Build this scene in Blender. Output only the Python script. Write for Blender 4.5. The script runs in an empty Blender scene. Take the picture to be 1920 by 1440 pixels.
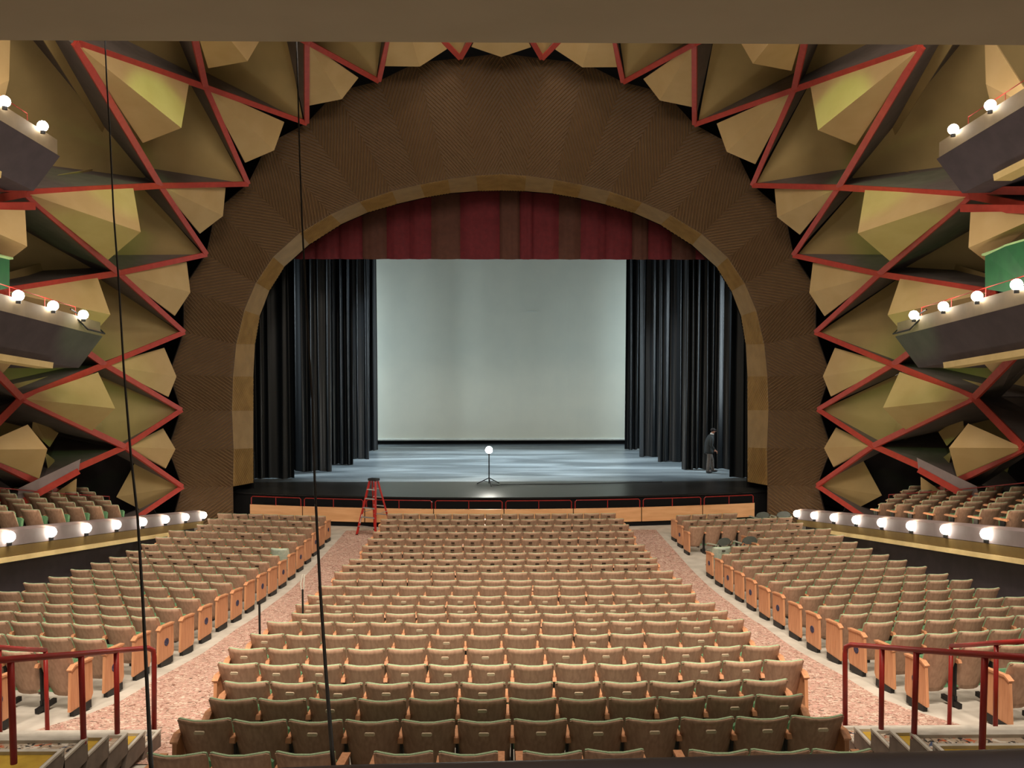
import bpy, bmesh, math, random
from mathutils import Vector, Matrix
random.seed(7)
SC = bpy.context.scene
COL = SC.collection
# ------------------------------------------------------------------ camera
F = 1550.0
CZ = 5.78
YAW = math.atan(20/F); PIT = math.atan(60/F)
cam = bpy.data.cameras.new('camera'); co = bpy.data.objects.new('camera', cam); COL.objects.link(co)
cam.sensor_fit = 'HORIZONTAL'; cam.sensor_width = 36; cam.lens = 36*F/1920
cam.clip_start = .05; cam.clip_end = 200
co.location = (0, 0, CZ); co.rotation_euler = (math.pi/2-PIT, 0, -YAW)
SC.camera = co
RM = co.rotation_euler.to_matrix()
def P(px, py, y):
    d = RM @ Vector(((px-960)/F, -(py-720)/F, -1))
    return Vector((0, 0, CZ)) + d*(y/d.y)
# ------------------------------------------------------------------ world, exposure, lights
w = bpy.data.worlds.new('world'); SC.world = w; w.use_nodes = True
w.node_tree.nodes['Background'].inputs[0].default_value = (1.0, .88, .74, 1)
w.node_tree.nodes['Background'].inputs[1].default_value = .26
SC.view_settings.view_transform = 'Standard'; SC.view_settings.look = 'None'
SC.view_settings.exposure = 0; SC.view_settings.gamma = 1; SC.view_settings.use_curve_mapping = False
def light(kind, name, loc, power, col, target=None, size=1, size_y=None, spot=60, blend=.6):
    l = bpy.data.lights.new(name, kind); o = bpy.data.objects.new(name, l); COL.objects.link(o)
    l.energy = power; l.color = col; o.location = loc
    if kind == 'AREA':
        l.size = size
        if size_y: l.shape = 'RECTANGLE'; l.size_y = size_y
    elif kind == 'SPOT':
        l.spot_size = math.radians(spot); l.spot_blend = blend; l.shadow_soft_size = size
    else: l.shadow_soft_size = size
    if target is not None:
        o.rotation_euler = (Vector(target)-Vector(loc)).to_track_quat('-Z', 'Y').to_euler()
    return o
WARM = (1, .83, .68); WARM2 = (1, .85, .70); COOL = (.80, .93, 1)
# house down-lights in the main ceiling, above and behind the balcony edge
light('SPOT', 'house_light', (0, -1, 19), 15000, WARM, (0, 11.5, 1.5), 1.2, spot=56, blend=.9)
for s in (-1, 1):
    light('SPOT', 'house_light', (6*s, -1, 19), 7500, WARM, (6.2*s, 11, 1.5), 1.2, spot=52, blend=.9)
    light('SPOT', 'house_light', (3.5*s, 12, 18.5), 1000, WARM, (4.2*s, 21, 0), 1.2, spot=80, blend=1)
    light('AREA', 'house_light', (4*s, 7, 17), 900, WARM2, (8*s, 26, 7), 4)  # added soft area fill aimed at side walls and arch
# wing lights on stage, plus added fills for pit wall and stage floor
light('SPOT', 'house_light', (0, 11, 19), 2600, WARM, (0, 11.5, 1.5), 1.5, spot=70, blend=1)
light('AREA', 'apron_fill', (0, 19, 18), 900, WARM2, (0, 27, .5), 3)  # added fill, brightens the oak pit wall
for s in (-1, 1):
    for y, pw in ((32.9, 420), (34.8, 420), (36.8, 420), (39.4, 520)):
        light('AREA', 'wing_light', (12.4*s, y, 5.5), pw, COOL, (-2*s, y+.25, 1.5), .5, 7)
    light('AREA', 'wing_light', (11.2*s, 42.4, 5.5), 640, COOL, (4*s, 44, 5.5), 1.0, 8)
    light('SPOT', 'green_wash', (3.5*s, 17, 13.5), 650, (.45, 1, .25), (10.4*s, 22.3, 10.5), .15, spot=26, blend=.5)
    light('SPOT', 'green_wash', (5.5*s, 15.5, 3), 480, (.5, 1, .3), (11.0*s, 21.3, 8.3), .15, spot=26, blend=.6)
    light('SPOT', 'green_wash', (5.0*s, 17, 7), 380, (.5, 1, .3), (10.9*s, 22.6, 4.8), .15, spot=30, blend=.6)
for x in (-4.5, 0, 4.5):
    light('SPOT', 'stage_floor_fill', (x, 35.1, 13.4), 8500, COOL, (x*1.05, 36.4, .9), .4, spot=58, blend=.7)  # added overhead fill spots, brighten the stage floor
# ------------------------------------------------------------------ materials
def lin(c):
    return tuple((v/255/12.92 if v/255 <= .04045 else ((v/255+.055)/1.055)**2.4) for v in c)+(1,)
def mat(name, c, rough=.6, metal=0, c2=None, scale=8, bump=0, emit=0, stretch=(1, 1, 1), spec=.4, contrast=(.35, .65), bscale=None, distort=0, detail=4):
    m = bpy.data.materials.new(name); m.use_nodes = True
    nt = m.node_tree; b = nt.nodes['Principled BSDF']
    b.inputs['Base Color'].default_value = lin(c); b.inputs['Roughness'].default_value = rough
    b.inputs['Metallic'].default_value = metal; b.inputs['Specular IOR Level'].default_value = spec
    if c2 or bump:
        tc = nt.nodes.new('ShaderNodeTexCoord'); mp = nt.nodes.new('ShaderNodeMapping')
        mp.inputs['Scale'].default_value = stretch
        nt.links.new(tc.outputs['Object'], mp.inputs['Vector'])
        n = nt.nodes.new('ShaderNodeTexNoise'); n.inputs['Scale'].default_value = scale
        n.inputs['Detail'].default_value = detail; n.inputs['Distortion'].default_value = distort
        nt.links.new(mp.outputs['Vector'], n.inputs['Vector'])
        if c2:
            r = nt.nodes.new('ShaderNodeValToRGB')
            r.color_ramp.elements[0].position = contrast[0]; r.color_ramp.elements[1].position = contrast[1]
            r.color_ramp.elements[0].color = lin(c); r.color_ramp.elements[1].color = lin(c2)
            nt.links.new(n.outputs['Fac'], r.inputs['Fac']); nt.links.new(r.outputs['Color'], b.inputs['Base Color'])
        if bump:
            bp = nt.nodes.new('ShaderNodeBump'); bp.inputs['Strength'].default_value = bump; bp.inputs['Distance'].default_value = .02
            nt.links.new(n.outputs['Fac'], bp.inputs['Height']); nt.links.new(bp.outputs['Normal'], b.inputs['Normal'])
    if emit:
        b.inputs['Emission Color'].default_value = lin(c); b.inputs['Emission Strength'].default_value = emit
    return m
def glow(name, c, s):
    m = bpy.data.materials.new(name); m.use_nodes = True; b = m.node_tree.nodes['Principled BSDF']
    b.inputs['Base Color'].default_value = (*c, 1); b.inputs['Emission Color'].default_value = (*c, 1); b.inputs['Emission Strength'].default_value = s
    return m
M = {}
M['ply'] = mat('seat_plywood', (184, 150, 126), .5, c2=(164, 130, 108), scale=5, stretch=(6, 6, .7), bump=.05)
M['ply_far'] = M['ply']
M['upholstery'] = mat('green_upholstery', (104, 152, 112), .9, c2=(92, 138, 100), scale=90, bump=.2)
M['rim_lit'] = mat('lit_green_rim', (176, 200, 162), .85, c2=(150, 184, 144), scale=90, bump=.2)  # upholstery green paled: highlight on the cushion rims put into the colour
M['pale'] = mat('pale_seat_cover', (196, 206, 190), .8, c2=(176, 190, 176), scale=20)
M['oak'] = mat('oak_arm', (214, 158, 118), .45, c2=(198, 140, 100), scale=4, stretch=(8, 8, .8))
M['black_metal'] = mat('black_metal', (22, 22, 24), .5, c2=(30, 29, 30), scale=14)
M['plate_pale'] = mat('pale_number_plate', (222, 205, 176), .4, c2=(206, 190, 164), scale=30)
M['plate_dark'] = mat('dark_number_plate', (46, 30, 22), .4, c2=(58, 38, 28), scale=30)
M['emblem'] = mat('blue_emblem', (38, 44, 78), .5, c2=(80, 88, 118), scale=40, contrast=(.5, .62))
M['concrete'] = mat('concrete', (206, 202, 190), .75, c2=(188, 184, 172), scale=3, bump=.1)
M['red'] = mat('red_paint', (188, 70, 56), .5, c2=(176, 62, 50), scale=6)
M['red_rail'] = mat('red_rail_paint', (158, 42, 36), .4, c2=(140, 34, 30), scale=6)
M['web'] = mat('grey_web_paint', (112, 102, 98), .75, c2=(102, 94, 90), scale=3)
M['tan'] = mat('tan_panel', (200, 172, 122), .7, c2=(192, 163, 112), scale=1.5)
M['tan_back'] = mat('tan_back_panel', (178, 154, 104), .75, c2=(168, 146, 98), scale=1.2)
M['brown'] = mat('brown_ridged_wood', (86, 65, 42), .6, c2=(84, 61, 37), scale=.8)
M['brown_ridge'] = mat('brown_ridge', (120, 94, 64), .5, c2=(110, 86, 58), scale=2.5)
M['reveal'] = mat('gold_brown_wood', (150, 116, 62), .6, c2=(134, 101, 52), scale=2.5)
M['reveal_pale'] = mat('pale_gold_wood', (152, 120, 74), .6, c2=(138, 108, 65), scale=2.5)
M['reveal_ridge'] = mat('gold_ridge', (168, 132, 76), .55, c2=(150, 116, 64), scale=2.5)
M['soffit'] = mat('soffit_paint', (190, 178, 156), .85, c2=(184, 172, 150), scale=2)
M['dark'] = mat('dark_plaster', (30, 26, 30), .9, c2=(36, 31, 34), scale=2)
M['void'] = mat('black_masking', (10, 10, 12), 1, c2=(13, 13, 15), scale=2)
M['lilac'] = mat('grey_lilac_paint', (150, 136, 136), .7, c2=(140, 127, 127), scale=3)
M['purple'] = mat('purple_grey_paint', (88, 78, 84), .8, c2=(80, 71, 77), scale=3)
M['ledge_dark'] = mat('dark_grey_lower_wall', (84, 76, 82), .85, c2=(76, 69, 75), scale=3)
M['cream'] = mat('cream_paint', (232, 206, 146), .6, c2=(220, 194, 134), scale=3)
M['olive'] = mat('olive_tan_paint', (148, 122, 70), .7, c2=(138, 112, 64), scale=3)
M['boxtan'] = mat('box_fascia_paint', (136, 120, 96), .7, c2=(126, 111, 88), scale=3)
M['velvet'] = mat('black_velvet', (10, 16, 21), .45, c2=(8, 13, 17), scale=12, spec=.5)
M['val_red'] = mat('red_velour', (104, 32, 40), .85, c2=(92, 28, 36), scale=6)
M['val_brown'] = mat('brown_velour', (88, 54, 44), .85, c2=(80, 49, 40), scale=6)
M['screen'] = mat('cyclorama_cloth', (216, 220, 206), .85, c2=(210, 215, 202), scale=.7)
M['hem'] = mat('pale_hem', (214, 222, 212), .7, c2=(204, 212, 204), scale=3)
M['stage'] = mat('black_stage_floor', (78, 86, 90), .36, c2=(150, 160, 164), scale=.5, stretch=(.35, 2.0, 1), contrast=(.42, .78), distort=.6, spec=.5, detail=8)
M['apron'] = mat('dark_apron_floor', (42, 43, 42), .30, c2=(54, 54, 51), scale=1.2, spec=.5)
M['pit_oak'] = mat('orange_oak_panel', (236, 184, 134), .45, c2=(224, 168, 118), scale=2, stretch=(.7, .7, 6))
M['yellow'] = mat('yellow_tread', (206, 172, 62), .7, c2=(192, 156, 54), scale=10)
M['stringer'] = mat('grey_stringer', (128, 118, 108), .65, c2=(110, 100, 92), scale=6)
M['nosing'] = mat('pale_nosing', (212, 208, 196), .45, c2=(196, 192, 180), scale=8)
M['rail_grey'] = mat('grey_painted_rail', (150, 146, 160), .45, c2=(142, 138, 152), scale=7)
M['green'] = mat('green_paint', (40, 104, 62), .6, c2=(36, 94, 58), scale=4)
M['green_pale'] = mat('pale_green_paint', (176, 214, 150), .6, c2=(166, 204, 142), scale=4)
M['ladder_red'] = mat('red_fibreglass', (190, 40, 34), .45, c2=(176, 34, 30), scale=6)
M['alu'] = mat('aluminium', (200, 200, 198), .35, .7, c2=(184, 184, 184), scale=12)
M['chairgrey'] = mat('grey_folding_chair', (92, 98, 92), .5, c2=(82, 88, 84), scale=9)
M['paleseat'] = mat('pale_vinyl', (170, 176, 158), .6, c2=(160, 166, 150), scale=9)
M['bulb'] = glow('lit_bulb', (1, .93, .80), 30)
M['ghost'] = glow('lit_ghost_bulb', (1, .97, .86), 60)
M['skin'] = mat('skin', (190, 140, 116), .6, c2=(180, 130, 108), scale=20)
M['hair'] = mat('dark_hair', (26, 22, 22), .8, c2=(34, 28, 28), scale=40)
M['jacket'] = mat('dark_jacket', (46, 50, 50), .85, c2=(38, 42, 43), scale=14, bump=.2)
M['trousers'] = mat('grey_trousers', (104, 98, 92), .85, c2=(88, 82, 78), scale=22)
M['shoe'] = mat('black_shoes', (22, 22, 24), .6, c2=(30, 30, 30), scale=20)
M['collar'] = mat('white_collar', (220, 220, 214), .8, c2=(206, 206, 202), scale=20)
def carpet_mat(name, base, spots, scale):
    m = bpy.data.materials.new(name); m.use_nodes = True; nt = m.node_tree; b = nt.nodes['Principled BSDF']; b.inputs['Roughness'].default_value = .95
    tc = nt.nodes.new('ShaderNodeTexCoord'); prev = None
    cur = nt.nodes.new('ShaderNodeRGB'); cur.outputs[0].default_value = lin(base); cur = cur.outputs[0]
    for i, (c, lo, sc, st) in enumerate(spots):
        mp = nt.nodes.new('ShaderNodeMapping'); mp.inputs['Location'].default_value = (i*7.3, i*3.1, 0); mp.inputs['Scale'].default_value = st
        mp.inputs['Rotation'].default_value = (0, 0, .5 if i % 2 else -.35)
        nt.links.new(tc.outputs['Object'], mp.inputs['Vector'])
        n = nt.nodes.new('ShaderNodeTexNoise'); n.inputs['Scale'].default_value = sc*scale; n.inputs['Detail'].default_value = 2; n.inputs['Distortion'].default_value = 1.5
        nt.links.new(mp.outputs['Vector'], n.inputs['Vector'])
        r = nt.nodes.new('ShaderNodeValToRGB'); r.color_ramp.elements[0].position = lo; r.color_ramp.elements[1].position = lo+.04
        nt.links.new(n.outputs['Fac'], r.inputs['Fac'])
        mx = nt.nodes.new('ShaderNodeMix'); mx.data_type = 'RGBA'
        nt.links.new(r.outputs['Color'], mx.inputs[0]); nt.links.new(cur, mx.inputs[6]); mx.inputs[7].default_value = lin(c); cur = mx.outputs[2]
    nt.links.new(cur, b.inputs['Base Color'])
    return m
M['carpet'] = carpet_mat('leafy_aisle_carpet', (188, 154, 138), [((222, 202, 184), .55, 11, (1, 1.7, 1)), ((148, 108, 92), .58, 11, (1.4, 1, 1)), ((96, 76, 64), .61, 13, (1, 1.5, 1)), ((204, 158, 146), .6, 14, (1, 1, 1))], 1)
M['carpet_stair'] = carpet_mat('patterned_stair_carpet', (186, 168, 146), [((206, 104, 62), .6, 7, (1, 1.6, 1)), ((60, 56, 52), .56, 9, (1.4, 1, 1)), ((80, 96, 132), .66, 9, (1, 1, 1)), ((226, 220, 206), .58, 8, (1, 1.5, 1))], 1)
# ------------------------------------------------------------------ helpers
def mesh(name, verts, faces, mats, idx=None, smooth=False):
    me = bpy.data.meshes.new(name); me.from_pydata([tuple(v) for v in verts], [], faces)
    for m in (mats if isinstance(mats, (list, tuple)) else [mats]): me.materials.append(m)
    if idx: me.polygons.foreach_set('material_index', idx)
    if smooth: me.polygons.foreach_set('use_smooth', [True]*len(me.polygons))
    me.update(); return me
def obj(name, me, parent=None, loc=None, rot=None):
    o = bpy.data.objects.new(name, me); COL.objects.link(o)
    if parent is not None: o.parent = parent
    if loc is not None: o.location = loc
    if rot is not None: o.rotation_euler = rot
    return o
def tag(o, label, cat, group=None):
    o['label'] = label; o['category'] = cat
    if group: o['group'] = group
    return o
def thing(name, label, cat, loc=(0, 0, 0), rz=0, group=None):
    return tag(obj(name, None, None, loc, (0, 0, rz)), label, cat, group)
def struct(name, me=None, loc=(0, 0, 0)):
    o = obj(name, me, None, loc); o['kind'] = 'structure'; return o
class MB:
    def __init__(s): s.v = []; s.f = []; s.m = []
    def add(s, vs, fs, mi=0):
        b = len(s.v); s.v += [Vector(v) for v in vs]; s.f += [tuple(i+b for i in f) for f in fs]; s.m += [mi]*len(fs)
    def box(s, c, d, mi=0, rot=None):
        x, y, z = [k/2 for k in d]; R = rot or Matrix.Identity(3); c = Vector(c)
        vs = [c+R@Vector((a*x, b*y, e*z)) for a in (-1, 1) for b in (-1, 1) for e in (-1, 1)]
        s.add(vs, [(0, 1, 3, 2), (4, 6, 7, 5), (0, 4, 5, 1), (2, 3, 7, 6), (0, 2, 6, 4), (1, 5, 7, 3)], mi)
    def bar(s, a, b, wd, th, nrm, mi=0):      # box from a to b, width wd across, thickness th along nrm
        a, b = Vector(a), Vector(b); u = (b-a).normalized(); n = Vector(nrm); n = (n-u*n.dot(u)).normalized(); c = u.cross(n)
        vs = [p+c*(i*wd/2)+n*(j*th/2) for p in (a, b) for i, j in ((-1, -1), (1, -1), (1, 1), (-1, 1))]
        s.add(vs, [(0, 1, 2, 3), (7, 6, 5, 4), (0, 4, 5, 1), (1, 5, 6, 2), (2, 6, 7, 3), (3, 7, 4, 0)], mi)
    def tube(s, pts, r, n=8, mi=0, caps=True):
        pts = [Vector(p) for p in pts]; rings = []; ref = None
        for i, p in enumerate(pts):
            t = (pts[min(i+1, len(pts)-1)]-pts[max(i-1, 0)]).normalized()
            if ref is None: ref = Vector((0, 0, 1)) if abs(t.z) < .9 else Vector((1, 0, 0))
            ref = (ref-t*ref.dot(t)).normalized(); bi = t.cross(ref)
            rr = r[i] if isinstance(r, (list, tuple)) else r
            rings.append([p+ref*math.cos(2*math.pi*k/n)*rr+bi*math.sin(2*math.pi*k/n)*rr for k in range(n)])
        fs = [(i*n+k, i*n+(k+1) % n, (i+1)*n+(k+1) % n, (i+1)*n+k) for i in range(len(pts)-1) for k in range(n)]
        if caps: fs += [tuple(range(n))[::-1], tuple((len(pts)-1)*n+k for k in range(n))]
        s.add([v for q in rings for v in q], fs, mi)
    def sphere(s, c, r, n=12, k=8, mi=0, sc=(1, 1, 1)):
        c = Vector(c); vs = [c+Vector((0, 0, r*sc[2]))]
        for i in range(1, k):
            a = math.pi*i/k
            for j in range(n):
                t = 2*math.pi*j/n; vs.append(c+Vector((math.sin(a)*math.cos(t)*r*sc[0], math.sin(a)*math.sin(t)*r*sc[1], math.cos(a)*r*sc[2])))
        vs.append(c-Vector((0, 0, r*sc[2]))); L = len(vs)-1
        fs = [(0, 1+j, 1+(j+1) % n) for j in range(n)]
        for i in range(k-2):
            for j in range(n):
                a = 1+i*n+j; b = 1+i*n+(j+1) % n; fs.append((a, a+n, b+n, b))
        fs += [(L, L-n+(j+1) % n, L-n+j) for j in range(n)]
        s.add(vs, fs, mi)
    def slab(s, poly, n, th, mi=0):           # polygon thickened backwards along n
        poly = [Vector(p) for p in poly]; n = Vector(n).normalized(); k = len(poly)
        s.add(poly+[p+n*th for p in poly], [tuple(range(k)), tuple(range(2*k-1, k-1, -1))]+[(i, (i+k), (i+1) % k+k, (i+1) % k) for i in range(k)], mi)
    def mesh(s, name, mats, smooth=False): return mesh(name, s.v, s.f, mats, s.m, smooth)
    def build(s, name, mats, parent=None, smooth=False): return obj(name, s.mesh(name, mats, smooth), parent)
def fixn(o):
    bm = bmesh.new(); bm.from_mesh(o.data); bmesh.ops.recalc_face_normals(bm, faces=bm.faces); bm.to_mesh(o.data); bm.free(); return o
ORD = ['first', 'second', 'third', 'fourth', 'fifth', 'sixth', 'seventh', 'eighth', 'ninth', 'tenth', 'eleventh', 'twelfth', 'thirteenth', 'fourteenth', 'fifteenth', 'sixteenth', 'seventeenth', 'eighteenth', 'nineteenth', 'twentieth', 'twenty-first', 'twenty-second', 'twenty-third', 'twenty-fourth']
# ------------------------------------------------------------------ hall floor
ROWD = [25.2-.879*i for i in range(18)]+[9.4, 8.6, 7.85, 7.15, 6.4]
DROP = [4.95, 4.94, 4.93, 4.93, 4.92, 4.90, 4.86, 4.80, 4.71, 4.63, 4.55, 4.42, 4.34, 4.24, 4.10, 3.95, 3.83, 3.70, 3.57, 3.46, 3.31, 3.20, 3.11]
def fz(y):
    t = sorted(zip(ROWD, DROP))
    if y <= t[0][0]: dr = t[0][1]-(t[0][0]-y)*.1
    elif y >= t[-1][0]: dr = t[-1][1]
    else:
        for (a, p), (b, q) in zip(t, t[1:]):
            if a <= y <= b: dr = p+(q-p)*(y-a)/(b-a); break
    return CZ-dr-.83
ys = [-2]+[k*.6 for k in range(0, 47)]+[28.4]
def strip(name, x0, x1, y0, y1, dz, m, parent=None):
    yy = [y0]+[y for y in ys if y0 < y < y1]+[y1]; vs = []
    for y in yy: vs += [(x0, y, fz(y)+dz), (x1, y, fz(y)+dz)]
    return obj(name, mesh(name, vs, [(2*i, 2*i+1, 2*i+3, 2*i+2) for i in range(len(yy)-1)], m), parent)
fl = strip('floor', -13.5, 13.5, -2, 30, 0, M['concrete']); fl['kind'] = 'structure'
for s in (-1, 1):
    a, b = sorted((3.6*s, 5.0*s))
    vs = []; yy = [y for y in ys if 8.2 < y < 26.6]+[26.6]
    for y in yy:
        fl_w = .9*max(0, min(1, (10.5-y)/2)); 
        p, q = (3.58-.5*max(0, min(1, (9.4-y)/.8)), 5.02+fl_w)
        vs += [(p*s, y, fz(y)+.012), (q*s, y, fz(y)+.012)]
    o = obj('aisle_carpet', mesh('aisle_carpet', vs, [((2*i, 2*i+1, 2*i+3, 2*i+2) if s > 0 else (2*i+1, 2*i, 2*i+2, 2*i+3)) for i in range(len(yy)-1)], M['carpet']))
    tag(o, 'pink and cream leafy carpet running down the %s aisle' % ('right' if s > 0 else 'left'), 'carpet')
# ------------------------------------------------------------------ outer shell
def shellbox(name, c, d, m):
    b = MB(); b.box(c, d); o = b.build(name, m); o['kind'] = 'structure'; return o
shellbox('wall_outer_left', (-14.2, 13.5, 9), (.3, 30, 24), M['dark']); shellbox('wall_outer_right', (14.2, 13.5, 9), (.3, 30, 24), M['dark'])
shellbox('ceiling', (0, 14, 21), (28.6, 30, .3), M['dark'])
# proscenium backing (black) around the arch
# balcony overhang above the camera
b = MB(); vs = []
X0 = 12; edge = []
for k in range(25):
    x = -X0+2*X0*k/24
    edge.append((x, 5.0-.012*x*x*.0))
zt = P(960, 80, 5.0).z
b.box((0, 1.0, zt+.35), (26, 8.0, .7))
o = b.build('ceiling_balcony_overhang', M['soffit']); o['kind'] = 'structure'
# ------------------------------------------------------------------ proscenium wall
T = [(940, 96)]+[(863, 109), (710, 152), (575, 231), (465, 345), (387, 477), (345, 623), (340, 769), (342, 913)]
C = [(940, 107), (787, 125), (641, 186), (514, 282), (418, 405), (357, 548), (330, 706), (328, 842), (330, 990)]
fold = [('c', (940, 100), (940, 326), (940, 357)), ('t', T[1], (893, 329), (896, 358)), ('s', (780, 118), (840, 336), (845, 362)), ('t', T[2], (788, 346), (797, 370)),
        ('s', (630, 172), (735, 358), (745, 382)), ('t', T[3], (675, 378), (690, 398)), ('s', (502, 270), (620, 402), (640, 420)), ('t', T[4], (562, 437), (580, 458)),
        ('s', (404, 396), (512, 482), (533, 500)), ('t', T[5], (480, 530), (505, 545)), ('s', (345, 540), (458, 582), (487, 592)), ('t', T[6], (443, 645), (478, 645)),
        ('s', (318, 702), (437, 706), (475, 706)), ('t', T[7], (435, 770), (475, 770)), ('s', (316, 842), (438, 842), (475, 840)), ('t', T[8], (437, 912), (475, 905)), ('s', (322, 985), (438, 984), (475, 960))]
wf = struct('wall_proscenium')
DO, DI, DR = 26.9, 28.0, 29.5
def bil(a, b, c, d, s, t):   # a,b outer ; d,c inner  (s across, t outer->inner)
    return (a*(1-s)+b*s)*(1-t)+(d*(1-s)+c*s)*t
def ridged(name, a, b, c, d, k, n, h, mb, mr, frac=.45):
    nrm = (c-a).cross(b-d).normalized()
    if nrm.y > 0: nrm = -nrm
    base = MB(); G = 8; gv = [bil(a, b, c, d, i/G, j/G) for j in range(G+1) for i in range(G+1)]
    base.add(gv, [(j*(G+1)+i, j*(G+1)+i+1, (j+1)*(G+1)+i+1, (j+1)*(G+1)+i) for j in range(G) for i in range(G)])
    bd = [a, b, c, d]; base.add(bd+[p-nrm*.12 for p in bd], [(i, (i+1) % 4, (i+1) % 4+4, i+4) for i in range(4)]+[(7, 6, 5, 4)])
    o = base.build(name, [mb], wf); 
    r = MB()
    lo, hi = -max(k, 0)-.02, 1+max(-k, 0)+.02
    m = int((hi-lo)*n)
    for i in range(m):
        t0 = lo+(i+.5)/n
        tw = frac/n
        # clip so that t0+k*s (+tw) stays within [0,1]
        s0, s1 = 0., 1.
        if k > 0: s0 = max(s0, (0-t0)/k); s1 = min(s1, (1-tw-t0)/k)
        else: s0 = max(s0, (1-tw-t0)/k); s1 = min(s1, (0-t0)/k)
        if s1-s0 < .03: continue
        q = [bil(a, b, c, d, s0, t0+k*s0), bil(a, b, c, d, s1, t0+k*s1), bil(a, b, c, d, s1, t0+k*s1+tw), bil(a, b, c, d, s0, t0+k*s0+tw)]
        SG = 4; rv = []
        for g in range(SG+1):
            sg = s0+(s1-s0)*g/SG; t_ = t0+k*sg
            p0 = bil(a, b, c, d, sg, t_); p1 = bil(a, b, c, d, sg, t_+tw); rv += [p0, (p0+p1)/2+nrm*h, p1]
        r.add(rv, [f for g in range(SG) for f in ((3*g, 3*g+3, 3*g+4, 3*g+1), (3*g+1, 3*g+4, 3*g+5, 3*g+2))]+[(0, 1, 2), (3*SG+2, 3*SG+1, 3*SG)])
    if r.f:
        ro = r.build('ridges', [mr], o); ro['kind'] = 'stuff'; fixn(ro)
    return o
def mirr(v, s): return Vector((v.x*s, v.y, v.z))
for s in (1, -1):
    for i in range(len(fold)-1):
        f0, f1 = fold[i], fold[i+1]
        def dep(f, D): return D+(.0 if f[0] == 't' else (-.22 if f[0] == 's' else -.1))
        def adj(f, j, D): return mirr(P(*f[j], dep(f, D)), s)
        a, bq = adj(f0, 1, DO), adj(f1, 1, DO); c, d = adj(f1, 2, DI), adj(f0, 2, DI)
        L_ = ((a+bq)/2-(c+d)/2).length; W_ = ((a+d)/2-(bq+c)/2).length
        k = W_/(L_*math.tan(math.radians(36)))*(1 if i % 2 == 0 else -1)
        ridged('ridged_panel', a, bq, c, d, k, L_/.172, .035, M['brown'], M['brown_ridge'])
        if i < 15:
            e, g = mirr(P(*f1[3], DR), s), mirr(P(*f0[3], DR), s)
            kk = (.8, -.8)[i % 2]
            if i % 2 == 0: ridged('reveal_panel', d, c, e, g, kk, 11, .03, M['reveal'], M['reveal_ridge'])
            else: ridged('reveal_panel', d, c, e, g, kk, 20, .008, M['reveal_pale'], M['reveal_pale'])
# black backing wall with the arch opening
inner = [P(*f[3], DR) for f in fold]; inner = [Vector((v.x, DR+.12, v.z)) for v in inner]
inner[-1].z = -.5
ring = [mirr(v, -1) for v in inner[::-1]]+inner[1:]
vs = []; fs = []
for v in ring:
    ang = math.atan2(v.z-4, v.x); vs.append(v)
    dx, dz = math.cos(ang), math.sin(ang); L = min(14.2/abs(dx) if abs(dx) > 1e-3 else 99, 17/abs(dz) if dz > 1e-3 else 99)
    if v.z < 0: vs.append(Vector((14.2*(1 if v.x > 0 else -1), v.y, -.5)))
    else: vs.append(Vector((dx*L, v.y, 4+dz*L)))
fs = [(2*i, 2*i+1, 2*i+3, 2*i+2) for i in range(len(ring)-1)]
struct('wall_front', mesh('wall_front', vs, fs, M['void']))
# ------------------------------------------------------------------ lattice side walls (faceted reflectors)
R_ = {0: (940, -25), 1: (747, -11), 2: (575, 78), 3: (385, 163), 4: (300, 348), 5: (222, 512), 6: (196, 684), 7: (234, 838), 8: (235, 985)}
Rb = {0: (940, -80), 1: (735, -60), 2: (534, 45), 3: (333, 109), 4: (230, 307), 5: (125, 479), 6: (160, 690), 7: (205, 842), 8: (180, 990)}
Rt = {1: (742, -35), 2: (555, 62), 3: (366, 140), 4: (280, 335), 5: (177, 502), 6: (157, 682), 7: (108, 812), 8: (200, 985)}
S_ = {1: (850, -190), 2: (565, -120), 3: (340, -40), 4: (140, 80), 5: (47, 362), 6: (5, 546), 7: (40, 747), 8: (76, 908)}
Sb = {1: (850, -330), 2: (520, -260), 3: (240, -160), 4: (-53, -70), 5: (-237, 267), 6: (-200, 523), 7: (-150, 750), 8: (-100, 940)}
U_ = {3: (420, -330), 4: (120, -200), 5: (-85, 200), 6: (-110, 391), 7: (-60, 645), 8: (-55, 843), 9: (-40, 985)}
rd = {k: 23.2 for k in R_}; rd[7] = 23.8; rd[8] = 24
sd = {1: 19, 2: 18.5, 3: 18.2, 4: 18.2, 5: 18.8, 6: 19.2, 7: 20, 8: 21}
ud = {3: 15, 4: 15, 5: 15.5, 6: 16, 7: 16.5, 8: 17.5, 9: 18}
AX = lambda p: (Vector((0, p.y-7, 6.5))-p).normalized()
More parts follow.
